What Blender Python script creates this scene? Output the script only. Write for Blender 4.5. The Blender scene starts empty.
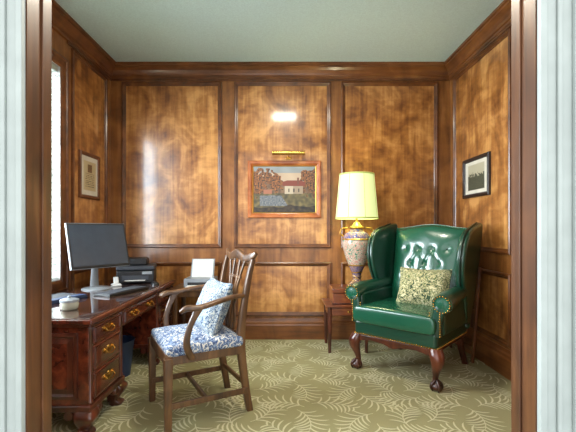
import bpy, bmesh, math, random
from mathutils import Vector, Matrix, noise
random.seed(7)
sc=bpy.context.scene
sc.view_settings.view_transform='Standard'
sc.view_settings.exposure=.18
H=1.2; F=380.0
XL,XR,YF,YB,ZC=-1.88,1.82,1.35,4.15,2.984

# ---------------------------------------------------------------- materials
def lin(c):
    return tuple(((v/255)/12.92 if v/255<=.04045 else ((v/255+.055)/1.055)**2.4) for v in c)+(1,)
def newmat(n):
    m=bpy.data.materials.new(n); m.use_nodes=True
    nt=m.node_tree; b=nt.nodes['Principled BSDF']; return m,nt,b
def plain(n,c,rough=.5,metal=0,coat=0,spec=.5,bump=0,bscale=200,var=.86,vs=12):
    m,nt,b=newmat(n)
    b.inputs['Roughness'].default_value=rough; b.inputs['Metallic'].default_value=metal
    b.inputs['Coat Weight'].default_value=coat; b.inputs['Specular IOR Level'].default_value=spec
    tc=nt.nodes.new('ShaderNodeTexCoord'); nz=nt.nodes.new('ShaderNodeTexNoise')
    nz.inputs['Scale'].default_value=bscale if bump else vs
    nt.links.new(tc.outputs['Object'],nz.inputs['Vector'])
    mx=nt.nodes.new('ShaderNodeMixRGB'); mx.inputs[1].default_value=lin(c)
    mx.inputs[2].default_value=lin([v*var for v in c])
    nt.links.new(nz.outputs['Fac'],mx.inputs[0]); nt.links.new(mx.outputs[0],b.inputs['Base Color'])
    if bump:
        bp=nt.nodes.new('ShaderNodeBump'); bp.inputs['Strength'].default_value=bump; bp.inputs['Distance'].default_value=.004
        nt.links.new(nz.outputs['Fac'],bp.inputs['Height']); nt.links.new(bp.outputs[0],b.inputs['Normal'])
    return m
def wood(n,dark,mid,light,grain=(16,16,1.3),blotch=(3.2,3.2,2.2),rough=.35,coat=.3,mixf=.5,crough=.18,lo=.34,hi=.66,fleck=0):
    m,nt,b=newmat(n); L=nt.links.new
    tc=nt.nodes.new('ShaderNodeTexCoord')
    def nz(scale,detail,dist):
        mp=nt.nodes.new('ShaderNodeMapping'); mp.inputs['Scale'].default_value=scale
        x=nt.nodes.new('ShaderNodeTexNoise'); x.inputs['Scale'].default_value=1; x.inputs['Detail'].default_value=detail
        x.inputs['Distortion'].default_value=dist
        L(tc.outputs['Object'],mp.inputs[0]); L(mp.outputs[0],x.inputs['Vector']); return x
    a=nz(grain,7,.6); c=nz(blotch,6,1.4)
    mx=nt.nodes.new('ShaderNodeMath'); mx.operation='MULTIPLY'; mx.inputs[1].default_value=1-mixf
    L(a.outputs['Fac'],mx.inputs[0])
    m2=nt.nodes.new('ShaderNodeMath'); m2.operation='MULTIPLY_ADD'; m2.inputs[1].default_value=mixf
    L(c.outputs['Fac'],m2.inputs[0]); L(mx.outputs[0],m2.inputs[2])
    out=m2.outputs[0]
    if fleck:
        f=nz((9,9,22),4,.4)   # cross-grain figure
        m3=nt.nodes.new('ShaderNodeMath'); m3.operation='MULTIPLY_ADD'; m3.inputs[1].default_value=fleck
        s=nt.nodes.new('ShaderNodeMath'); s.operation='SUBTRACT'; s.inputs[1].default_value=.5
        L(f.outputs['Fac'],s.inputs[0]); L(s.outputs[0],m3.inputs[0]); L(out,m3.inputs[2]); out=m3.outputs[0]
    r=nt.nodes.new('ShaderNodeValToRGB'); e=r.color_ramp.elements
    e[0].position=lo; e[0].color=lin(dark); e[1].position=hi; e[1].color=lin(light)
    k=e.new((lo+hi)/2); k.color=lin(mid)
    L(out,r.inputs[0]); L(r.outputs[0],b.inputs['Base Color'])
    b.inputs['Roughness'].default_value=rough
    b.inputs['Coat Weight'].default_value=coat; b.inputs['Coat Roughness'].default_value=crough
    bp=nt.nodes.new('ShaderNodeBump'); bp.inputs['Strength'].default_value=.12; bp.inputs['Distance'].default_value=.004
    L(out,bp.inputs['Height']); L(bp.outputs[0],b.inputs['Normal'])
    return m
def pattern(n,cols,scale=30,rough=.8,kind='vor',thr=(.35,.5,.62)):
    m,nt,b=newmat(n); L=nt.links.new
    tc=nt.nodes.new('ShaderNodeTexCoord')
    x=nt.nodes.new('ShaderNodeTexNoise'); x.inputs['Scale'].default_value=scale; x.inputs['Detail'].default_value=1.5
    x.inputs['Distortion'].default_value=2.2
    L(tc.outputs['Object'],x.inputs['Vector'])
    r=nt.nodes.new('ShaderNodeValToRGB'); r.color_ramp.interpolation='CONSTANT' if kind=='c' else 'LINEAR'
    e=r.color_ramp.elements; e[0].position=0; e[0].color=lin(cols[0]); e[1].position=thr[0]; e[1].color=lin(cols[1])
    for i in range(2,len(cols)):
        k=e.new(thr[i-1]); k.color=lin(cols[i])
    L(x.outputs['Fac'],r.inputs[0]); L(r.outputs[0],b.inputs['Base Color']); b.inputs['Roughness'].default_value=rough
    return m
def vcol(n,rough=.5,coat=0):
    m,nt,b=newmat(n); a=nt.nodes.new('ShaderNodeVertexColor'); a.layer_name='Col'
    nt.links.new(a.outputs[0],b.inputs['Base Color']); b.inputs['Roughness'].default_value=rough
    b.inputs['Coat Weight'].default_value=coat; return m
def emis(n,c,s,base=None):
    m,nt,b=newmat(n); b.inputs['Base Color'].default_value=lin(base or c); b.inputs['Emission Color'].default_value=lin(c)
    b.inputs['Emission Strength'].default_value=s; b.inputs['Roughness'].default_value=.7; return m

M={}
M['panel']=wood('wood_panel',(108,62,26),(160,104,50),(204,148,84),grain=(26,26,1.6),blotch=(3.0,3.0,2.4),rough=.36,coat=.6,mixf=.7,crough=.11,lo=.36,hi=.64,fleck=.2)
M['frame']=wood('wood_stile',(98,58,26),(134,84,40),(164,110,58),rough=.38,coat=.35,fleck=.1)
M['trim']=wood('wood_moulding',(66,36,16),(98,56,26),(128,78,38),grain=(9,9,9),rough=.34,coat=.35)
M['trimH']=wood('wood_crown',(82,46,20),(116,68,32),(142,90,44),grain=(2,2,24),rough=.34,coat=.35)
M['jamb']=wood('jamb_wood',(56,32,16),(82,48,24),(110,68,36),grain=(22,22,1.4),rough=.42,coat=.15)
M['mahog']=wood('mahogany',(44,16,10),(84,34,20),(124,58,34),grain=(20,3,20),rough=.25,coat=.7,mixf=.35,crough=.08)
M['mahogV']=wood('mahogany_carved',(38,14,8),(70,30,18),(106,50,30),grain=(12,12,4),rough=.28,coat=.5,mixf=.35)
M['walnut']=wood('chair_walnut',(58,36,20),(88,58,32),(118,82,48),grain=(20,20,4),rough=.38,coat=.3,mixf=.3)
M['table']=wood('table_wood',(76,34,18),(120,60,30),(152,88,48),grain=(3,20,20),rough=.3,coat=.5)
M['brass']=plain('brass',(205,160,80),.25,1)
M['leather']=plain('green_leather',(8,64,46),.3,0,.4,.6,.25,60)
M['leatherL']=plain('green_leather_seat',(18,86,62),.27,0,.45,.6,.35,14)
M['piping']=plain('leather_piping',(6,44,32),.35,0,.3)
M['black']=plain('black_plastic',(26,27,30),.4)
M['key']=plain('key_caps',(50,54,62),.5)
M['silver']=plain('silver_plastic',(150,156,162),.35,.3)
M['screen']=plain('screen_glass',(66,78,92),.22,0,.3)
M['white']=plain('white_plastic',(215,215,212),.5)
M['paper']=plain('paper',(225,225,220),.8)
M['paint']=plain('casing_paint',(172,180,176),.5)
M['hall']=plain('hall_paint',(200,205,205),.7)
M['ceil']=plain('ceiling_paint',(206,228,226),.9,0,0,.2,.4,90)
M['carpet']=plain('carpet_pile',(164,158,116),.95,0,0,.1,.9,260)
M['frond']=plain('carpet_frond',(218,212,172),.95,0,0,.1,.9,260)
M['blue']=pattern('blue_floral_fabric',[(206,204,196),(56,78,120),(136,156,182),(40,56,96)],26,.85,'c',(.44,.52,.6))
M['blueP']=pattern('blue_damask_pillow',[(48,68,98),(150,162,168),(70,92,124),(174,176,168)],34,.85,'c',(.42,.5,.57))
M['beigeP']=pattern('tapestry_pillow',[(50,70,46),(190,180,132),(88,102,62),(206,196,156)],24,.9,'c',(.42,.5,.58))
M['vase']=pattern('painted_porcelain',[(70,88,140),(208,190,164),(178,96,92),(216,200,178),(84,124,100)],22,.12,'l',(.4,.46,.53,.62))
M['vaseblue']=pattern('cobalt_porcelain',[(34,42,100),(70,80,146),(206,160,90),(52,56,114)],44,.12,'l',(.45,.55,.6))
M['vaseband']=pattern('gilt_band',[(150,100,40),(60,50,90),(214,170,90)],50,.2,'l',(.45,.6))
M['shade']=emis('lamp_shade_fabric',(226,238,164),.66,(196,214,156))
M['shadetrim']=emis('lamp_shade_trim',(176,186,100),.35,(160,170,96))
M['dome']=emis('dome_glass',(255,226,170),1.6)
M['navy']=plain('navy_plastic',(40,60,96),.5)
M['slat']=plain('blind_slat',(176,184,172),.5)
M['mat']=plain('picture_mat',(222,216,200),.9)
M['blackframe']=plain('black_frame',(34,26,24),.3,0,.4)
M['redframe']=wood('cherry_frame',(130,62,26),(176,98,46),(202,130,66),grain=(6,6,6),rough=.3,coat=.5)
M['gold']=plain('gilt',(196,150,70),.35,.8)
M['pic']=vcol('painted_picture',.45,.2)
M['wax']=plain('candle_wax',(180,180,160),.4)
m,nt,b=newmat('clear_glass')
g=nt.nodes.new('ShaderNodeBsdfGlossy'); g.inputs['Roughness'].default_value=.02
t=nt.nodes.new('ShaderNodeBsdfTransparent'); mx=nt.nodes.new('ShaderNodeMixShader'); mx.inputs[0].default_value=.1
nt.links.new(t.outputs[0],mx.inputs[1]); nt.links.new(g.outputs[0],mx.inputs[2]); nt.links.new(mx.outputs[0],nt.nodes['Material Output'].inputs[0]); M['glass']=m

# ---------------------------------------------------------------- builders
def empty(n,loc=(0,0,0),rz=0):
    e=bpy.data.objects.new(n,None); sc.collection.objects.link(e); e.location=loc; e.rotation_euler=(0,0,math.radians(rz)); e.empty_display_size=.1
    return e
def mk(n,vs,fs,mat,p=None,smooth=False,bev=0,seg=2,mtx=None,sub=0):
    me=bpy.data.meshes.new(n); 
    if mtx is not None: vs=[mtx@Vector(v) for v in vs]
    me.from_pydata([tuple(v) for v in vs],[],fs); me.update()
    bm=bmesh.new(); bm.from_mesh(me); bmesh.ops.recalc_face_normals(bm,faces=bm.faces); bm.to_mesh(me); bm.free()
    o=bpy.data.objects.new(n,me); sc.collection.objects.link(o); me.materials.append(mat)
    if smooth:
        for f in me.polygons: f.use_smooth=True
    if bev:
        md=o.modifiers.new('b','BEVEL'); md.width=bev; md.segments=seg; md.limit_method='ANGLE'; md.angle_limit=math.radians(40)
        for f in me.polygons: f.use_smooth=True
        md.harden_normals=True
    if sub:
        md=o.modifiers.new('s','SUBSURF'); md.levels=sub; md.render_levels=sub
    if p: o.parent=p
    return o
def boxvf(x0,x1,y0,y1,z0,z1):
    v=[(x0,y0,z0),(x1,y0,z0),(x1,y1,z0),(x0,y1,z0),(x0,y0,z1),(x1,y0,z1),(x1,y1,z1),(x0,y1,z1)]
    f=[(0,3,2,1),(4,5,6,7),(0,1,5,4),(1,2,6,5),(2,3,7,6),(3,0,4,7)]; return v,f
def box(p,n,mat,x0,x1,y0,y1,z0,z1,bev=.004,mtx=None,seg=2):
    v,f=boxvf(x0,x1,y0,y1,z0,z1); return mk(n,v,f,mat,p,False,bev,seg,mtx)
def multi(p,n,mat,boxes,bev=0,mtxs=None):
    V=[];Fc=[]
    for i,b_ in enumerate(boxes):
        v,f=boxvf(*b_)
        if mtxs: v=[mtxs[i]@Vector(q) for q in v]
        k=len(V); V+=v; Fc+=[tuple(a+k for a in q) for q in f]
    return mk(n,V,Fc,mat,p,False,bev)
def crom(pts,k,closed=False):
    out=[];n=len(pts)
    rng=range(n if closed else n-1)
    for i in rng:
        if closed: a,b,c,d=pts[(i-1)%n],pts[i],pts[(i+1)%n],pts[(i+2)%n]
        else: a,b,c,d=pts[max(i-1,0)],pts[i],pts[i+1],pts[min(i+2,n-1)]
        for j in range(k):
            t=j/k
            out.append(tuple(.5*((2*b[q])+(-a[q]+c[q])*t+(2*a[q]-5*b[q]+4*c[q]-d[q])*t*t+(-a[q]+3*b[q]-3*c[q]+d[q])*t**3) for q in range(len(b))))
    if not closed: out.append(tuple(pts[-1]))
    return out
def sweep(p,n,mat,pts,rad,seg=14,e=2.0,mode='T',k=4,up=(0,0,1),mtx=None):
    comb=[tuple(a)+((r,r) if not isinstance(r,tuple) else r) for a,r in zip(pts,rad)]
    if k>1: comb=crom(comb,k)
    V=[];Fc=[]; P=[Vector(c[:3]) for c in comb]
    for i,c in enumerate(comb):
        if mode=='Z': A=Vector((1,0,0)); B=Vector((0,1,0))
        else:
            t=(P[min(i+1,len(P)-1)]-P[max(i-1,0)]).normalized(); u=Vector(up)
            A=t.cross(u); A.normalize(); B=A.cross(t)
        for j in range(seg):
            th=2*math.pi*(j+.5)/seg; cs,sn=math.cos(th),math.sin(th)
            q=2/e; X=math.copysign(abs(cs)**q,cs)*max(c[3],1e-4); Y=math.copysign(abs(sn)**q,sn)*max(c[4],1e-4)
            V.append(P[i]+A*X+B*Y)
    m_=len(comb)
    for i in range(m_-1):
        for j in range(seg):
            a=i*seg+j; b_=i*seg+(j+1)%seg; Fc.append((a,b_,b_+seg,a+seg))
    Fc.append(tuple(range(seg-1,-1,-1))); Fc.append(tuple(range((m_-1)*seg,m_*seg)))
    o=mk(n,V,Fc,mat,p,True,0,2,mtx)
    md=o.modifiers.new('e','EDGE_SPLIT'); md.split_angle=math.radians(50)
    return o
def lathe(p,n,mat,prof,loc=(0,0,0),seg=40,k=1,mtx=None,shape=None,caps=True):
    if k>1: prof=crom(prof,k)
    V=[];Fc=[]
    for r,z in prof:
        for j in range(seg):
            th=2*math.pi*j/seg; s=shape(th) if shape else 1
            V.append((loc[0]+r*s*math.cos(th),loc[1]+r*s*math.sin(th),loc[2]+z))
    m_=len(prof)
    for i in range(m_-1):
        for j in range(seg):
            a=i*seg+j; b_=i*seg+(j+1)%seg; Fc.append((a,b_,b_+seg,a+seg))
    if caps and prof[0][0]>1e-4: Fc.append(tuple(range(seg-1,-1,-1)))
    if caps and prof[-1][0]>1e-4: Fc.append(tuple(range((m_-1)*seg,m_*seg)))
    o=mk(n,V,Fc,mat,p,True,0,2,mtx); md=o.modifiers.new('e','EDGE_SPLIT'); md.split_angle=math.radians(50); return o
def prism(p,n,mat,outl,fn,t0,t1,bev=.005,seg=3,mtx=None):
    V=[fn(a,b_,t0) for a,b_ in outl]+[fn(a,b_,t1) for a,b_ in outl]; k=len(outl)
    Fc=[tuple(range(k)),tuple(range(2*k-1,k-1,-1))]+[(i,(i+1)%k,k+(i+1)%k,k+i) for i in range(k)]
    return mk(n,V,Fc,mat,p,False,bev,seg,mtx)
def cushion(p,n,mat,loc,size,rot=(0,0,0),base=.35,pinch=.08,N=14):
    bm=bmesh.new(); bmesh.ops.create_cube(bm,size=2); bmesh.ops.subdivide_edges(bm,edges=bm.edges[:],cuts=N,use_grid_fill=True)
    from mathutils import Euler
    R=Euler([math.radians(a) for a in rot]).to_matrix().to_4x4(); T=Matrix.Translation(loc)@R
    for v in bm.verts:
        x,y,z=v.co; f=base+(1-base)*max(0,(1-abs(x)**3.5)*(1-abs(y)**3.5))**.6
        xx=x*(1-pinch*(1-y*y)); yy=y*(1-pinch*(1-x*x))
        rd=1-.06*(abs(z)**3)
        w=noise.noise(Vector((x*2+loc[0]*9,y*2,z)))*.05
        v.co=T@Vector((xx*rd*size[0]/2,yy*rd*size[1]/2,(z*f+w*f)*size[2]/2))
    me=bpy.data.meshes.new(n); bm.to_mesh(me); bm.free()
    for f in me.polygons: f.use_smooth=True
    o=bpy.data.objects.new(n,me); sc.collection.objects.link(o); me.materials.append(mat); o.parent=p
    md=o.modifiers.new('s','SUBSURF'); md.levels=1; md.render_levels=1
    return o
def ring(p,n,mat,u0,u1,v0,v1,prof,fn,fill=None,fillmat=None):
    V=[];Fc=[]
    for o,h in prof:
        V+=[fn(u0+o,v0+o,h),fn(u1-o,v0+o,h),fn(u1-o,v1-o,h),fn(u0+o,v1-o,h)]
    for i in range(len(prof)-1):
        for j in range(4): Fc.append((i*4+j,i*4+(j+1)%4,i*4+4+(j+1)%4,i*4+4+j))
    ob=mk(n,V,Fc,mat,p)
    if fill:
        o,h=prof[-1]
        mk(fill,[fn(u0+o,v0+o,h),fn(u1-o,v0+o,h),fn(u1-o,v1-o,h),fn(u0+o,v1-o,h)],[(0,1,2,3)],fillmat,p or ob)
    return ob
def spheres(p,n,mat,cs,r,flat=1):
    bm=bmesh.new()
    for c in cs: bmesh.ops.create_icosphere(bm,subdivisions=1,radius=r,matrix=Matrix.Translation(c))
    me=bpy.data.meshes.new(n); bm.to_mesh(me); bm.free()
    for f in me.polygons: f.use_smooth=True
    o=bpy.data.objects.new(n,me); sc.collection.objects.link(o); me.materials.append(mat); o.parent=p; return o
def canvas(p,n,fn,u0,u1,v0,v1,h,col,nu=110,nv=80):
    V=[];Fc=[];C=[]
    for j in range(nv+1):
        for i in range(nu+1):
            a,b_=i/nu,j/nv; V.append(fn(u0+(u1-u0)*a,v0+(v1-v0)*b_,h)); C.append(lin(col(a,b_)))
    for j in range(nv):
        for i in range(nu):
            k=j*(nu+1)+i; Fc.append((k,k+1,k+nu+2,k+nu+1))
    o=mk(n,V,Fc,M['pic'],p); at=o.data.color_attributes.new('Col','FLOAT_COLOR','POINT')
    for i,c in enumerate(C): at.data[i].color=c
    return o

# ---------------------------------------------------------------- room shell
fl=mk('floor',*boxvf(XL-.1,XR+.1,YF-.13,YB+.1,-.1,0),M['carpet'])
box(None,'floor_hall',M['hall'],-2.6,2.6,-2.2,YF-.135,-.1,-.002,0)
box(None,'ceiling',M['ceil'],XL-.1,XR+.1,YF-.12,YB+.1,ZC,ZC+.1,0)
wb=box(None,'wall_back',M['frame'],XL-.1,XR+.1,YB,YB+.1,0,ZC,0)
wr=box(None,'wall_right',M['frame'],XR,XR+.1,YF,YB,0,ZC,0)
WY0,WY1,WZ0,WZ1=1.75,3.19,.77,2.56
wl=multi(None,'wall_left',M['frame'],[(XL-.1,XL,YF,WY0,0,ZC),(XL-.1,XL,WY1,YB,0,ZC),(XL-.1,XL,WY0,WY1,0,WZ0),(XL-.1,XL,WY0,WY1,WZ1,ZC)])
OL,OR,OT=-.828,.817,2.62
wf=multi(None,'wall_front',M['hall'],[(-2.6,OL-.02,YF-.12,YF-.02,0,ZC),(OR+.02,2.6,YF-.12,YF-.02,0,ZC),(OL-.02,OR+.02,YF-.12,YF-.02,OT+.02,ZC)])
multi(wf,'wood_lining',M['frame'],[(XL,OL-.02,YF-.02,YF,0,ZC),(OR+.02,XR,YF-.02,YF,0,ZC),(OL-.02,OR+.02,YF-.02,YF,OT+.02,ZC)])
# door jamb and casings
jb=multi(None,'door_jamb',M['jamb'],[(OL-.02,OL,YF-.12,YF,0,OT),(OR,OR+.02,YF-.12,YF,0,OT),(OL-.02,OR+.02,YF-.12,YF,OT,OT+.02)])
multi(jb,'door_stop',M['jamb'],[(OL,OL+.007,YF-.05,YF-.0,0,OT),(OR-.007,OR,YF-.05,YF-.0,0,OT)],.002)
ck=empty('trim_door_casing')
for s,x in ((-1,OL),(1,OR)):
    for i,(a,b_,t) in enumerate([(.004,.024,.022),(.024,.06,.012),(.06,.075,.02),(.075,.11,.013),(.11,.15,.026)]):
        xs=sorted((x+s*a,x+s*b_)); box(ck,'flute_%d'%i,M['paint'],xs[0],xs[1],YF-.12-t,YF-.12,0,OT+.1,.003)
box(ck,'head',M['paint'],OL-.15,OR+.15,YF-.145,YF-.12,OT,OT+.15,.004)
bk=lambda u,v,h:(u,YB-h,v)
lf=lambda u,v,h:(XL+h,u,v)
rt=lambda u,v,h:(XR-h,u,v)
PP=[(0,0),(.002,.016),(.012,.022),(.022,.02),(.03,.01),(.04,.008),(.046,.002)]
cx=lambda px:(px-283)/91.57
cz=lambda py:H-(py-229)/91.57
k=0
for a,b_ in ((122,222),(234,331),(341,438)):
    k+=1
    ring(wb,'upper_moulding_%d'%k,M['trim'],cx(a),cx(b_),cz(248),cz(82),PP,bk,'upper_panel_%d'%k,M['panel'])
    ring(wb,'lower_moulding_%d'%k,M['trim'],cx(a),cx(b_),cz(316),cz(262),PP,bk,'lower_panel_%d'%k,M['panel'])
for nm,w,fn,segs in (('r',wr,rt,((3.02,4.04),(1.55,2.88))),('l',wl,lf,((3.37,4.04),))):
    for i,(a,b_) in enumerate(segs):
        ring(w,'upper_moulding_%s%d'%(nm,i),M['trim'],a,b_,cz(248),cz(82),PP,fn,'upper_panel_%s%d'%(nm,i),M['panel'])
        ring(w,'lower_moulding_%s%d'%(nm,i),M['trim'],a,b_,cz(316),cz(262),PP,fn,'lower_panel_%s%d'%(nm,i),M['panel'])
for nm,w,bx in (('back',wb,(XL,XR,YB-.012,YB)),('right',wr,(XR-.012,XR,YF,YB)),('left',wl,(XL,XL+.012,WY1+.11,YB))):
    box(w,'frieze_'+nm,M['trim'],bx[0],bx[1],bx[2],bx[3],2.815,2.86,.003)
# crown
cr=lambda u,v,h:(u,v,h)
ring(None,'trim_crown',M['trimH'],XL,XR,YF,YB,[(0,2.835),(.018,2.84),(.018,2.862),(.028,2.868),(.034,2.89),(.05,2.915),(.075,2.935),(.085,2.94),(.085,2.958),(.1,2.962),(.1,ZC-.001)],cr)
# baseboards
def bb(n,fn,u0,u1):
    prof=[(.0,0),(.024,0),(.024,.15),(.018,.165),(.018,.185),(.01,.2),(.006,.225),(0,.225)]
    V=[fn(u0,z,h) for h,z in prof]+[fn(u1,z,h) for h,z in prof]; q=len(prof)
    mk(n,V,[tuple(range(q)),tuple(range(2*q-1,q-1,-1))]+[(i,(i+1)%q,q+(i+1)%q,q+i) for i in range(q)],M['trimH'])
bb('baseboard_back',bk,XL,XR); bb('baseboard_left',lf,YF,YB-.024); bb('baseboard_right',rt,YF,YB-.024)
# window
wn=empty('window_1')
ring(wn,'casing',M['trim'],WY0-.1,WY1+.1,WZ0-.1,WZ1+.1,[(0,0),(0,.025),(.02,.03),(.03,.02),(.08,.018),(.1,.01)],lf)
ring(wn,'reveal',M['white'],WY0,WY1,WZ0,WZ1,[(0,.01),(.002,.01),(.002,-.1)],lf)
multi(wn,'sash',M['white'],[(XL-.095,XL-.07,WY0,WY0+.05,WZ0,WZ1),(XL-.095,XL-.07,WY1-.05,WY1,WZ0,WZ1),(XL-.095,XL-.07,WY0,WY1,WZ0,WZ0+.05),(XL-.095,XL-.07,WY0,WY1,WZ1-.05,WZ1),(XL-.095,XL-.07,WY0,WY1,1.64,1.68)],.003)
mk('pane',[(XL-.085,WY0,WZ0),(XL-.085,WY1,WZ0),(XL-.085,WY1,WZ1),(XL-.085,WY0,WZ1)],[(0,1,2,3)],M['glass'],wn)
mt=[];bx=[]
z=WZ0+.03
while z<WZ1-.05:
    mt.append(Matrix.Translation((XL-.028,0,z))@Matrix.Rotation(math.radians(20),4,'Y')); bx.append((-.024,.024,WY0+.01,WY1-.006,-.002,.002)); z+=.056
multi(wn,'blind_slats',M['slat'],bx,0,mt)
box(wn,'blind_headrail',M['slat'],XL-.06,XL-.008,WY0+.005,WY1-.005,WZ1-.045,WZ1-.004,.003)
# carpet fronds
V=[];Fc=[]
zk=[0]
def strip(pts,w):
    m_=len(pts)
    for q in pts:
        if not(XL+.03<q[0]<XR-.03 and YF+.02<q[1]<YB-.03): return
    k=len(V); zk[0]=(zk[0]+1)%17; zz=.002+zk[0]*.00012
    for i,q in enumerate(pts):
        a=pts[max(i-1,0)];b_=pts[min(i+1,m_-1)]; dx,dy=b_[0]-a[0],b_[1]-a[1]; l=math.hypot(dx,dy) or 1
        s=i/(m_-1); ww=w*(.45+.55*math.sin(math.pi*min(1,s*.85+.12)))*(1 if i<m_-1 else .2)
        V.append((q[0]-dy/l*ww,q[1]+dx/l*ww,zz)); V.append((q[0]+dy/l*ww,q[1]-dx/l*ww,zz))
    for i in range(m_-1): Fc.append((k+2*i,k+2*i+1,k+2*i+3,k+2*i+2))
row=0; y=YF
while y<YB+.2:
    x=XL+(.14 if row%2 else 0); col=0
    while x<XR+.2:
        th=((row*2+col*3)%4)*1.571+.5+random.uniform(-.4,.4); cv=(1 if (row+col)%2 else -1)*random.uniform(3.2,4.6)
        px,py=x-.13*math.cos(th),y-.13*math.sin(th); sp=[]
        for i in range(15):
            sp.append((px,py,th)); px+=.021*math.cos(th); py+=.021*math.sin(th); th+=cv*.021
        strip([q[:2] for q in sp],.004)
        for i in range(1,15):
            for s in (-1,1):
                if i%2: continue
                L=.12*math.sin(math.pi*(i+3)/19)+.02; a=sp[i][2]+s*.7; lx,ly=sp[i][:2]; pts=[]
                for j in range(6):
                    pts.append((lx,ly)); lx+=L/5*math.cos(a); ly+=L/5*math.sin(a); a+=s*.2
                strip(pts,.0062)
        x+=.275; col+=1
    y+=.215; row+=1
mk('pile_fronds',V,Fc,M['frond'],fl)

# ceiling light
cl=empty('ceiling_light',(0.02,2.6,ZC))
lathe(cl,'canopy',M['brass'],[(.0,0),(.2,0),(.205,-.02),(.19,-.03)])
lathe(cl,'glass_dome',M['dome'],[(.185,-.028),(.18,-.045),(.15,-.065),(.09,-.08),(.0,-.086)],k=3)

# ---------------------------------------------------------------- pictures
def paint(a,b_):
    N=lambda s,o:noise.noise(Vector((a*s,b_*s*.8,o)))
    n1=N(6,1);n2=N(18,3);n3=N(44,7)
    c=[v+14*n1 for v in ((150,156,156) if b_>.86 else (206,180,152))]
    if b_<.66+.06*n1: c=[128+40*n2,98+34*n2,72+20*n2]
    if b_<.42: c=[104+50*n2,92+40*n2,58+20*n2]
    if .14<b_<.36+.03*n1 and .1<a<.56-.5*(b_-.14): c=[116+50*n3,120+44*n3,124+36*n3]
    if b_<.13+.09*n1: c=[56+50*n2,44+40*n2,30+20*n2]
    tree=[(.05,.66,.17),(.36,.66,.11),(.95,.66,.16),(.22,.78,.09),(.84,.78,.09)]
    for cx_,cy_,w in tree:
        d=math.hypot((a-cx_)/w,(b_-cy_)/(w*1.7))
        if d<1+.7*n2:
            t=.5+.5*math.sin(cx_*40)
            c=[(84+50*t)+80*n3,(60+20*t)+60*n3,40+30*n3] if n3>-.25 else [52,44,36]
    if .5<a<.8 and .4<b_<.57: c=[206,188,162] if a<.64 else [168,146,122]
    if .5<a<.8 and .44<b_<.52 and int(a*50)%4==0: c=[60,50,46]
    if .47<a<.83 and .57<=b_<.7-.45*max(0,abs(a-.65)-.1): c=[134,62,46]
    if .7<a<.735 and .6<b_<.76: c=[120,70,54]
    if .16<a<.3 and .4<b_<.5: c=[176,112,84]
    return [max(12,min(250,v*.88)) for v in c]
def sketch(a,b_):
    n2=noise.noise(Vector((a*14,b_*14,5))); n3=noise.noise(Vector((a*40,b_*40,5)))
    c=(176,170,146) if b_>.6+.2*n2 else (70+70*n3,74+60*n3,60+40*n3)
    return [max(10,min(250,v)) for v in c]
def cert(a,b_):
    c=(190,174,136)
    if .32<a<.68 and .62<b_<.9: return (110+60*noise.noise(Vector((a*30,b_*30,2))),86,56)
    r=(b_*16)%1
    if .14<a<.86 and .12<b_<.58 and r<.45 and noise.noise(Vector((a*60,int(b_*16)*3.1,0)))>-.15: c=(104,90,66)
    return c
FP=[(0,0),(0,.022),(.01,.03),(.03,.026),(.045,.014),(.05,.012)]
pt=empty('landscape_painting')
u0,u1,v0,v1=-.382,.415,1.32,1.942
ring(pt,'frame',M['redframe'],u0,u1,v0,v1,FP,bk); mk('backing',[bk(u0,v0,.002),bk(u1,v0,.002),bk(u1,v1,.002),bk(u0,v1,.002)],[(0,1,2,3)],M['blackframe'],pt)
ring(pt,'inner_gilt',M['gold'],u0+.05,u1-.05,v0+.05,v1-.05,[(0,.012),(.004,.016),(.012,.01)],bk)
canvas(pt,'canvas',bk,u0+.06,u1-.06,v0+.06,v1-.06,.01,paint,170,130)
pl=empty('picture_light',(.06,YB,1.985))
sweep(pl,'shade_tube',M['brass'],[(-.17,-.13,.02),(.17,-.13,.02)],[.022,.022],k=1)
for i,x in enumerate((-.17,.17)): lathe(pl,'end_cap_%d'%i,M['brass'],[(0,-.006),(.024,-.004),(.024,.004),(0,.006)],mtx=Matrix.Translation((x,-.13,.02))@Matrix.Rotation(math.pi/2,4,'Y'),seg=16)
sweep(pl,'arm',M['brass'],[(0,-.004,-.015),(0,-.04,-.01),(0,-.09,.03),(0,-.13,.03)],[.005]*4)
box(pl,'mount',M['brass'],-.03,.03,-.02,0,-.03,.0,.003)
cp=empty('framed_certificate')
ring(cp,'frame',M['trim'],3.485,3.86,1.49,1.93,[(0,0),(0,.02),(.008,.028),(.03,.02),(.036,.012)],lf,'mat',M['mat'])
canvas(cp,'print',lf,3.56,3.79,1.57,1.85,.0125,cert,60,70)
rp=empty('framed_sketch')
ring(rp,'frame',M['blackframe'],3.32,3.80,1.50,1.88,[(0,0),(0,.022),(.008,.03),(.03,.024),(.038,.012)],rt,'mat',M['mat'])
canvas(rp,'print',rt,3.41,3.71,1.57,1.81,.0125,sketch,60,50)

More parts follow.
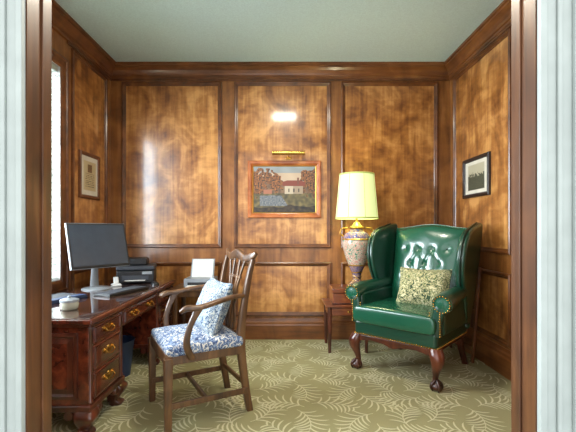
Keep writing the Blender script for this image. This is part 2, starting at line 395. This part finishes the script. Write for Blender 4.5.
# ---------------------------------------------------------------- desk
dk=empty('executive_desk')
DX0,DX1,DY0,DY1=-1.84,-1.09,2.16,3.87
box(dk,'top',M['mahog'],DX0,DX1,DY0,DY1,.652,.682,.008,seg=3)
box(dk,'top_moulding',M['mahogV'],DX0+.01,DX1-.012,DY0+.012,DY1-.012,.636,.653,.006)
box(dk,'glass_top',plain('desk_glass_top',(70,46,40),.05,0,1.0,1.0),DX0+.02,DX1-.02,DY0+.02,DY1-.02,.682,.687,.002)
fx=DX1-.03
def pull(y,z,w=.09):
    sweep(dk,'pull_bail',M['brass'],[(fx+.018,y-w/2,z+.004),(fx+.03,y-w/2+.004,z-.012),(fx+.034,y,z-.022),(fx+.03,y+w/2-.004,z-.012),(fx+.018,y+w/2,z+.004)],[.004]*5,seg=8)
    for s in (-1,1):
        lathe(dk,'pull_post',M['brass'],[(0,-.012),(.007,-.01),(.007,.01),(0,.012)],mtx=Matrix.Translation((fx+.012,y+s*w/2,z+.004))@Matrix.Rotation(math.pi/2,4,'Y'),seg=12)
    ol=crom([(y-w*.72,z+.004),(y-w*.5,z+.022),(y-w*.2,z+.016),(y,z+.028),(y+w*.2,z+.016),(y+w*.5,z+.022),(y+w*.72,z+.004),(y+w*.45,z-.018),(y,z-.026),(y-w*.45,z-.018)],3,True)
    prism(dk,'pull_plate',M['brass'],ol,lambda a,b_,t:(t,a,b_),fx+.011,fx+.014,.001,1)
def drawer(y0,y1,z0,z1,np=1):
    box(dk,'drawer_front',M['mahog'],fx-.005,fx+.01,y0,y1,z0,z1,.005)
    ring(dk,'cockbead',M['mahogV'],y0+.008,y1-.008,z0+.008,z1-.008,[(0,.0),(.002,.005),(.006,.005),(.009,0)],lambda u,v,h:(fx+.0105+h,u,v))
    if np==1: pull((y0+y1)/2,(z0+z1)/2+.004,min(.1,(y1-y0)*.4))
    else:
        for f in (.25,.75): pull(y0+(y1-y0)*f,(z0+z1)/2+.004,.09)
for nm,(a,b_) in {'near':(DY0+.03,2.64),'far':(3.36,DY1-.03)}.items():
    box(dk,'pedestal_'+nm,M['mahog'],DX0+.03,fx,a,b_,.17,.637,.004)
    box(dk,'base_moulding_'+nm,M['mahogV'],DX0+.015,fx+.018,a-.016,b_+.016,.145,.182,.008)
    drawer(a+.045,b_-.045,.525,.625); drawer(a+.045,b_-.045,.365,.51); drawer(a+.045,b_-.045,.195,.35)
    for yy in (a+.02,b_-.02):
        lathe(dk,'quarter_column',M['mahogV'],[(.018,.185),(.02,.2),(.014,.21),(.014,.6),(.02,.612),(.018,.63)],(fx-.003,yy,0),16)
    for xx in (DX0+.07,fx-.035):
        for yy in (a+.035,b_-.035):
            sx=1 if xx>-1.4 else -1; sy=-1 if yy<(a+b_)/2 else 1
            sweep(dk,'ogee_foot',M['mahogV'],[(xx,yy,.15),(xx+sx*.012,yy+sy*.012,.115),(xx+sx*.004,yy+sy*.004,.07),(xx-sx*.006,yy-sy*.006,.04),(xx+sx*.01,yy+sy*.01,.018),(xx+sx*.01,yy+sy*.01,0)],[.052,.062,.048,.034,.044,.04],e=4,mode='Z',seg=20)
            for r_,dx,dy in ((.026,-sx*.075,sy*.03),(.026,sx*.03,-sy*.075)):
                ax='Y' if abs(dx)>abs(dy) else 'X'
                R=Matrix.Rotation(math.pi/2,4,'X' if ax=='Y' else 'Y')
                lathe(dk,'foot_scroll',M['mahogV'],[(0,-.022),(.026,-.02),(.03,-.01),(.03,.01),(.026,.02),(0,.022)],mtx=Matrix.Translation((xx+dx,yy+dy,.125))@R,seg=20)
box(dk,'knee_drawer_case',M['mahog'],DX0+.06,fx,2.64,3.36,.52,.637,.003)
drawer(2.665,3.335,.535,.622,2)
box(dk,'modesty_panel',M['mahogV'],DX0+.04,DX0+.06,2.64,3.36,.17,.6,.003)
en=lambda u,v,h:(u,DY0+.03-h,v)
ring(dk,'end_panel_moulding',M['mahogV'],DX0+.08,fx-.06,.22,.6,[(0,0),(.002,.012),(.018,.014),(.03,.004),(.06,.01)],en,'end_panel',M['mahog'])

# ---------------------------------------------------------------- desk items
DZ=.687
mo=empty('computer_monitor',(-1.57,3.24,DZ),0)
mo.rotation_euler=(0,0,math.radians(55))
T=Matrix.Translation((0,0,.372))@Matrix.Rotation(math.radians(-14),4,'X')
box(mo,'bezel',M['black'],-.255,.255,-.018,.012,-.19,.19,.006,T)
box(mo,'silver_edge',M['silver'],-.258,.258,-.012,.006,-.195,.194,.004,T)
box(mo,'screen',M['screen'],-.24,.24,-.0195,-.017,-.17,.175,0,T)
box(mo,'rear_housing',M['black'],-.15,.15,.01,.05,-.11,.11,.02,T)
sweep(mo,'neck',M['silver'],[(0,.07,0.01),(0,.065,.15),(0,.035,.33)],[(.04,.012),(.03,.012),(.03,.012)],mode='Z')
lathe(mo,'base',M['silver'],[(0,0),(.12,0),(.12,.006),(.11,.012),(.0,.016)],(0,.03,0),40)
def keyb(n,x,y,rz,w,d,mat):
    kb=empty(n,(x,y,DZ),rz)
    box(kb,'body',mat,-w/2,w/2,-d/2,d/2,0,.018,.004)
    bx=[]
    cols=int(w/.022); 
    for r in range(5):
        for c in range(cols):
            if r==0 and 3<c<cols-8: continue
            x0=-w/2+.012+c*(w-.024)/cols; y0=-d/2+.012+r*(d-.024)/5
            bx.append((x0+.001,x0+(w-.024)/cols-.002,y0+.001,y0+(d-.024)/5-.002,.018,.024))
        if r==0: bx.append((-w/2+.012+4*(w-.024)/cols,-w/2+.012+(cols-8)*(w-.024)/cols,-d/2+.013,-d/2+.012+(d-.024)/5,.018,.024))
    multi(kb,'keys',M['key'],bx,.001); return kb
keyb('computer_keyboard',-1.30,3.08,70,.44,.16,M['black'])
lp=keyb('laptop_computer',-1.645,2.74,70,.34,.25,M['navy'])
box(lp,'palm_rest',M['navy'],-.16,.16,-.125,-.06,.0185,.0255,.002)
ms=empty('computer_mouse',(-1.18,3.5,DZ),30)
lathe(ms,'shell',M['black'],[(.0,.03),(.015,.029),(.028,.02),(.033,.008),(.032,0)],seg=24,shape=lambda t:1+.35*abs(math.sin(t))); box(ms,'wheel',M['silver'],-.003,.003,.012,.026,.02,.031,.001)
cj=empty('candle_jar',(-1.36,2.42,DZ))
lathe(cj,'wax_bowl',M['wax'],[(0,0),(.04,0),(.05,.01),(.054,.035),(.05,.05)],k=1)
lathe(cj,'lid',M['silver'],[(.05,.05),(.056,.051),(.056,.064),(.036,.072),(.008,.075),(.01,.085),(0,.09)])
dp=empty('desktop_printer',(-1.42,3.70,DZ),14)
box(dp,'lower_body',M['black'],-.17,.17,-.13,.13,.0,.12,.012)
box(dp,'scanner_lid',M['key'],-.172,.172,-.132,.132,.124,.165,.012)
box(dp,'document_feeder',M['black'],-.15,.10,-.09,.12,.165,.235,.018)
box(dp,'output_recess',M['key'],-.12,.12,-.134,-.129,.03,.075,.002)
box(dp,'control_panel',M['silver'],.06,.15,-.136,-.13,.085,.112,.002)
box(dp,'output_tray',M['black'],-.10,.10,-.19,-.13,.022,.030,.003)
box(dp,'sheet',M['paper'],-.09,.09,-.185,-.12,.031,.034,0)
ph=empty('cordless_phone',(-1.5,3.42,DZ),30)
box(ph,'cradle',M['white'],-.04,.04,-.05,.05,0,.02,.008)
box(ph,'handset',M['white'],-.022,.022,-.012,.014,0,.07,.008,Matrix.Translation((0,0,.016))@Matrix.Rotation(-.5,4,'X'))

wbk=empty('waste_basket',(-1.36,3.12,0))
lathe(wbk,'bin',M['navy'],[(0,.0),(.1,0),(.13,.28),(.136,.285),(.136,.292),(.124,.288),(.095,.02),(0,.015)],seg=32)

# printer stand + printer
ps=empty('printer_stand',(-.86,3.84,0))
box(ps,'top',M['walnut'],-.23,.23,-.2,.2,.6,.625,.006); box(ps,'apron',M['walnut'],-.2,.2,-.17,.17,.54,.6,.003)
for sx in(-1,1):
    for sy in(-1,1): sweep(ps,'leg',M['walnut'],[(sx*.185,sy*.155,0),(sx*.185,sy*.155,.6)],[.016,.024],e=6,mode='Z',k=1)
box(ps,'shelf',M['walnut'],-.18,.18,-.15,.15,.18,.2,.003)
pr=empty('paper_tray_printer',(-.83,3.86,.625))
box(pr,'body',M['silver'],-.15,.15,-.12,.12,0,.085,.012); box(pr,'output_slot',M['black'],-.11,.11,-.123,-.118,.02,.05,0)
T=Matrix.Translation((0,.04,.08))@Matrix.Rotation(math.radians(-22),4,'X')
box(pr,'paper_support',M['silver'],-.12,.12,0,.008,-.02,.2,.004,T); box(pr,'paper',M['paper'],-.105,.105,-.006,0,-.02,.19,0,T)
box(pr,'output_paper',M['paper'],-.105,.105,-.23,-.1,.018,.022,0)

# ---------------------------------------------------------------- armchair
ac=empty('dining_armchair',(-.575,2.56,0),-61)
W=M['walnut']
for s in (-1,1):
    sweep(ac,'front_leg',W,[(s*.25,-.25,0),(s*.25,-.25,.44)],[.02,.026],e=7,mode='Z',k=1,seg=16)
    sweep(ac,'back_leg_post',W,[(s*.205,.29,0),(s*.205,.255,.2),(s*.21,.225,.45),(s*.22,.235,.65),(s*.23,.27,.87),(s*.235,.30,1.0)],[(.019,.022),(.02,.024),(.021,.027),(.02,.022),(.019,.018),(.02,.014)],e=6,mode='Z',k=5,seg=16)
    sweep(ac,'arm',W,[(s*.225,.245,.765),(s*.262,.15,.77),(s*.30,.03,.755),(s*.31,-.08,.735),(s*.30,-.15,.735),(s*.288,-.185,.715)],[(.018,.014),(.02,.014),(.024,.014),(.028,.015),(.03,.017),(.02,.012)],e=3,k=5)
    sweep(ac,'arm_support',W,[(s*.262,-.11,.42),(s*.285,-.15,.52),(s*.295,-.13,.63),(s*.305,-.08,.73)],[(.015,.024),(.015,.02),(.014,.018),(.016,.026)],e=4,mode='Z',k=5)
    box(ac,'side_rail',W,s*.235-.013,s*.235+.013,-.25,.225,.395,.465,.004)
    box(ac,'side_stretcher',W,s*.23-.009,s*.23+.009,-.25,.265,.13,.165,.003)
box(ac,'front_rail',W,-.25,.25,-.265,-.238,.395,.465,.004); box(ac,'back_rail',W,-.21,.21,.215,.24,.4,.49,.004)
box(ac,'cross_stretcher',W,-.23,.23,-.02,.0,.133,.162,.003); box(ac,'rear_stretcher',W,-.205,.205,.245,.262,.17,.2,.003)
sweep(ac,'crest_rail',W,[(-.262,.312,1.04),(-.225,.302,1.02),(-.13,.292,1.0),(-.06,.29,1.015),(0,.29,1.028),(.06,.29,1.015),(.13,.292,1.0),(.225,.302,1.02),(.262,.312,1.04)],[(.012,.014),(.014,.024),(.014,.028),(.014,.032),(.014,.034),(.014,.032),(.014,.028),(.014,.024),(.012,.014)],e=3,k=5)
for i,(b0,b1,b2) in enumerate(((-.055,-.06,-.14),(-.02,-.03,-.048),(.02,.03,.048),(.055,.06,.14))):
    sweep(ac,'splat_rib_%d'%i,W,[(b0,.23,.49),(b0*1.5,.234,.6),(b1,.244,.72),(b1*1.4,.266,.86),(b2,.29,1.0)],[(.013,.007),(.015,.007),(.012,.007),(.013,.007),(.016,.007)],e=4,mode='Z',k=5)
box(ac,'splat_link',W,-.085,.085,.238,.25,.7,.725,.003); box(ac,'splat_shoe',W,-.09,.09,.215,.245,.485,.51,.004)
box(ac,'splat_link_high',W,-.11,.11,.262,.274,.86,.88,.003)
cushion(ac,'seat_upholstery',M['blue'],(0,-.015,.475),(.515,.49,.11),(0,0,0),.6,.0)
cushion(ac,'throw_pillow',M['blueP'],(0,.10,.67),(.41,.38,.16),(68,0,0),.2,.08)

# ---------------------------------------------------------------- wing chair
wc=empty('wingback_chair',(1.12,3.30,0),-43)
G=M['leather']
box(wc,'seat_rail',G,-.355,.355,-.365,.33,.3,.43,.03,seg=4)
box(wc,'wood_rail',M['mahogV'],-.345,.345,-.355,.32,.272,.302,.006)
prism(wc,'carved_apron',M['mahogV'],crom([(-.34,.3),(.34,.3),(.33,.25),(.2,.27),(.08,.262),(0,.24),(-.08,.262),(-.2,.27),(-.33,.25)],3,True),lambda a,b_,t:(a,t,b_),-.366,-.345,.004)
cushion(wc,'seat_cushion',M['leatherL'],(0,-.04,.48),(.64,.68,.18),(0,0,0),.72,.0,18)
cushion(wc,'cushion_front_T',M['leatherL'],(0,-.30,.48),(.70,.2,.165),(0,0,0),.75,0)
NU,NV=56,72; V=[];Fc=[]
btn=[(x,z) for z,xs in ((.76,(-.19,-.065,.065,.19)),(.89,(-.13,0,.13)),(1.02,(-.19,-.065,.065,.19))) for x in xs]
def back(u,v,side):
    z0=.44; zt=1.21+.035*math.cos(math.pi*u*.5)**2; z=z0+v*(zt-z0); w=.31+.04*v; x=u*w
    edge=max(0,(1-abs(u)**5)*(1-abs(2*v-1)**8))**.5
    yc=.23+.20*v
    if side: return (x,yc+.06*edge**.5,z)
    t=.10*edge
    for bx_,bz in btn: t-=.009*math.exp(-((x-bx_)**2+(z-bz)**2)/(2*.022**2))*edge
    # soft folds between buttons
    for (ax,az) in btn:
        for (cx_,c_) in btn:
            if abs((az-c_)-.13)<.01 and abs(abs(ax-cx_)-.065)<.005:
                dx,dz=cx_-ax,c_-az; L2=dx*dx+dz*dz; s=max(0,min(1,((x-ax)*dx+(z-az)*dz)/L2))
                d2=(x-ax-s*dx)**2+(z-az-s*dz)**2
                if d2<.002: t-=.005*math.exp(-d2/(2*.008**2))*edge
    t+=.006*noise.noise(Vector((x*7,z*7,1)))*edge
    return (x,yc-t,z)
for side in (0,1):
    for j in range(NV+1):
        for i in range(NU+1): V.append(back(2*i/NU-1,j/NV,side))
N1=(NU+1)*(NV+1)
for side in (0,1):
    for j in range(NV):
        for i in range(NU):
            k=side*N1+j*(NU+1)+i; Fc.append((k,k+1,k+NU+2,k+NU+1))
o=mk('inner_back',V,Fc,M['leatherL'],wc,True)
md=o.modifiers.new('w','WELD'); md.merge_threshold=.0005
bc=[]
for bx_,bz in btn:
    v=(bz-.44)/(1.235-.44); w=.31+.04*v; q=back(bx_/w,v,0); bc.append((q[0],q[1]-.001,bz))
spheres(wc,'back_buttons',M['piping'],bc,.007)
box(wc,'outer_back',G,-.38,.38,-.03,.04,0,.87,.03,Matrix.Translation((0,.29,.34))@Matrix.Rotation(math.radians(-13),4,'X'),4)
nails=[]
for s in (-1,1):
    ol=crom([(.18,.42),(.12,.60),(.08,.68),(.03,.75),(-.01,.85),(-.025,.96),(.0,1.07),(.07,1.16),(.16,1.2),(.28,1.225),(.40,1.25),(.485,1.235),(.47,1.0),(.40,.7),(.31,.42)],4,True)
    Tm=Matrix.Translation((s*.362,.35,.6))@Matrix.Rotation(s*math.radians(3),4,'Z')@Matrix.Rotation(s*math.radians(4),4,'Y')@Matrix.Translation((0,-.35,-.6))
    prism(wc,'wing',G,ol,lambda a,b_,t:(t,a,b_),-.036,.036,.03,5,Tm)
    sweep(wc,'wing_piping',M['piping'],[Tm@Vector((0,a,b_)) for a,b_ in [(.072,.68),(.022,.75),(-.019,.85),(-.034,.96),(-.008,1.075),(.065,1.168),(.16,1.208),(.28,1.233),(.40,1.258)]],[.006]*9,seg=8)
    box(wc,'arm_panel',G,s*.345-.045,s*.345+.045,-.31,.33,.40,.66,.03,seg=4)
    sweep(wc,'arm_roll',G,[(s*.385,-.345,.645),(s*.383,-.25,.66),(s*.375,-.1,.672),(s*.365,.08,.68),(s*.35,.24,.69)],[(.075,.068),(.077,.068),(.07,.062),(.06,.054),(.045,.044)],k=4,seg=24)
    lathe(wc,'arm_scroll',M['leatherL'],[(0,.012),(.03,.012),(.045,.008),(.06,.01),(.07,.0),(.07,-.01)],mtx=Matrix.Translation((s*.385,-.345,.645))@Matrix.Rotation(math.pi/2,4,'X'),seg=28)
    sweep(wc,'arm_front',G,[(s*.335,-.325,.4),(s*.34,-.33,.5),(s*.365,-.333,.6),(s*.385,-.333,.64)],[(.042,.03),(.04,.028),(.05,.025),(.06,.02)],mode='Z',e=3)
    for t in range(18):
        a=2*math.pi*t/18; nails.append((s*.385+.06*math.cos(a),-.357,.645+.06*math.sin(a)))
    for t in range(10):
        nails.append((s*.335-.038,-.357,.41+t*.018)); nails.append((s*.335+.038,-.357,.41+t*.018))
    fxx,fyy=s*.33,-.33
    sweep(wc,'front_leg',M['mahogV'],[(fxx,fyy,.31),(fxx+s*.018,fyy-.018,.26),(fxx+s*.024,fyy-.024,.2),(fxx+s*.008,fyy-.008,.13),(fxx,fyy,.075),(fxx+s*.01,fyy-.01,.05)],[.046,.052,.042,.026,.02,.026],mode='Z',k=5,e=2.5)
    fc=Vector((fxx+s*.014,fyy-.014,.033)); 
    lathe(wc,'ball',M['mahogV'],[(0,-.033),(.02,-.028),(.036,-.012),(.036,.008),(.022,.026),(0,.033)],tuple(fc),20,3)
    for a in (0,90,180,270):
        d=Vector((math.cos(math.radians(a-90+s*45)),math.sin(math.radians(a-90+s*45)),0))
        sweep(wc,'claw',M['mahogV'],[fc+d*.012+Vector((0,0,.045)),fc+d*.034+Vector((0,0,.022)),fc+d*.042+Vector((0,0,-.004)),fc+d*.03+Vector((0,0,-.03))],[.011,.012,.01,.005],seg=8,up=(d.y,-d.x,.01))
    sweep(wc,'back_leg',M['mahogV'],[(s*.30,.29,.31),(s*.30,.31,.2),(s*.305,.35,.1),(s*.31,.41,0)],[.03,.026,.022,.024],mode='Z',e=6,k=4)
for t in range(36): nails.append((-.34+t*.0194,-.366,.313))
for t in range(34):
    for s in (-1,1): nails.append((s*.356,-.35+t*.0194,.313))
spheres(wc,'nailheads',M['brass'],nails,.0075)
cushion(wc,'tapestry_pillow',M['beigeP'],(.09,.03,.70),(.44,.36,.16),(60,0,12),.2,.08)

# ---------------------------------------------------------------- side table, box, lamp
st=empty('side_table',(.63,3.84,0))
TB=M['table']
box(st,'top',TB,-.22,.22,-.2,.2,.445,.467,.006); box(st,'apron',TB,-.19,.19,-.17,.17,.36,.446,.003)
box(st,'drawer_front',TB,-.16,.16,-.178,-.168,.37,.438,.003)
lathe(st,'knob',M['brass'],[(0,.022),(.01,.02),(.012,.012),(.005,.006),(.006,0)],mtx=Matrix.Translation((0,-.178,.404))@Matrix.Rotation(math.pi/2,4,'X'),seg=16)
for sx in(-1,1):
    for sy in(-1,1): sweep(st,'leg',M['mahogV'],[(sx*.178,sy*.158,0),(sx*.178,sy*.158,.445)],[.014,.022],e=6,mode='Z',k=1)
wx=empty('wooden_box',(.65,3.84,.467))
box(wx,'body',TB,-.165,.165,-.15,.15,.0,.105,.005); box(wx,'lid',TB,-.17,.17,-.155,.155,.108,.155,.01)
box(wx,'plinth',M['mahogV'],-.172,.172,-.157,.157,0,.014,.003); box(wx,'escutcheon',M['brass'],-.012,.012,-.158,-.152,.07,.1,.001)
la=empty('table_lamp',(.745,3.84,.622))
lathe(la,'foot',M['vaseband'],[(0,0),(.09,0),(.092,.012),(.075,.022),(.07,.04),(.05,.055),(.04,.08),(.05,.1),(.044,.115)],k=2)
vp=crom([(.042,.115),(.055,.15),(.085,.22),(.118,.31),(.142,.4),(.146,.45),(.135,.5),(.105,.54),(.07,.56),(.06,.58)],6)
lathe(la,'vase_lower',M['vaseblue'],[q for q in vp if q[1]<=.225],caps=False)
lathe(la,'vase_belly',M['vase'],[q for q in vp if .205<=q[1]<=.485],caps=False)
lathe(la,'vase_shoulder',M['vaseblue'],[q for q in vp if q[1]>=.465],caps=False)
for nm,zz in (('a',.215),('b',.475),('c',.145)):
    r=min(vp,key=lambda q:abs(q[1]-zz))[0]; lathe(la,'gilt_ring_'+nm,M['gold'],[(r-.002,zz-.008),(r+.005,zz-.005),(r+.006,zz+.004),(r-.002,zz+.009)],caps=False)
lathe(la,'neck',M['gold'],[(.06,.575),(.075,.59),(.07,.605),(.045,.612),(.03,.64),(.012,.65),(.012,.9),(0,.9)])
for s in (-1,1): sweep(la,'handle',M['gold'],[(s*.125,0,.5),(s*.165,0,.53),(s*.15,0,.58),(s*.09,0,.59)],[.008,.009,.008,.007],seg=10,up=(0,1,0))
lathe(la,'shade',M['shade'],[(.212,.68),(.172,1.13)],seg=56,caps=False)
lathe(la,'shade_trim_low',M['shadetrim'],[(.2125,.678),(.2155,.68),(.2145,.695),(.2115,.696)],seg=56,caps=False)
lathe(la,'shade_trim_top',M['shadetrim'],[(.1735,1.118),(.1765,1.12),(.175,1.134),(.171,1.134)],seg=56,caps=False)
for a in range(8):
    t=a*math.pi/4+.2; sweep(la,'shade_seam',M['shadetrim'],[(.213*math.cos(t),.213*math.sin(t),.685),(.173*math.cos(t),.173*math.sin(t),1.125)],[.0025,.0025],k=1,seg=6,mode='Z')
for a in range(3):
    t=a*2*math.pi/3; sweep(la,'spider',M['brass'],[(0,0,1.1),(.172*math.cos(t),.172*math.sin(t),1.12)],[.003,.003],k=1,seg=6)
sweep(la,'harp',M['brass'],[(0,0,.88),(0,0,1.12)],[.004,.004],k=1,seg=8,mode='Z'); lathe(la,'finial',M['brass'],[(0,1.11),(.008,1.12),(.01,1.13),(.005,1.14),(0,1.145)],seg=14)

# folded tray table leaning by right wall
ft=empty('folding_tray_table',(1.795,3.62,0))
T=Matrix.Translation((-.10,0,0.0))@Matrix.Rotation(math.radians(4.5),4,'Y')
for s in (-1,1): box(ft,'leg',M['trim'],-.014,.008,s*.22-.018,s*.22+.018,.004,.86,.004,T)
for z in (.12,.45,.84): box(ft,'rail',M['trim'],-.012,.006,-.22,.22,z-.02,z+.02,.004,T)
box(ft,'tray',M['mahogV'],.007,.02,-.2,.2,.3,.84,.003,T)

# ---------------------------------------------------------------- lights
def light(n,kind,loc,e,col,rot=(0,0,0),size=.1,sy=None,parent=None):
    l=bpy.data.lights.new(n,kind); l.energy=e; l.color=col
    if kind=='AREA':
        l.size=size
        if sy: l.shape='RECTANGLE'; l.size_y=sy
    else: l.shadow_soft_size=size
    o=bpy.data.objects.new(n,l); sc.collection.objects.link(o); o.location=loc; o.rotation_euler=rot
    if parent: o.parent=parent
    return o
light('window_daylight','AREA',(XL-.35,2.47,1.68),290,(.82,.92,1),(0,math.radians(-90),0),1.9,1.5)
light('ceiling_bulb','AREA',(0.02,2.6,ZC-.1),30,(1,.93,.78),(0,0,0),.34)
light('lamp_bulb','POINT',(.745,3.84,1.5),12,(1,.86,.56),size=.06)
w=bpy.data.worlds.new('World'); sc.world=w; w.use_nodes=True
bg=w.node_tree.nodes['Background']; bg.inputs[0].default_value=(.96,.99,1,1); bg.inputs[1].default_value=2.1
cam=bpy.data.cameras.new('camera'); co=bpy.data.objects.new('camera',cam); sc.collection.objects.link(co)
co.location=(0,0,H); co.rotation_euler=(math.pi/2,0,0); cam.lens=F/576*36; cam.sensor_width=36
cam.shift_x=5/576; cam.shift_y=13/576; cam.clip_start=.05
sc.camera=co
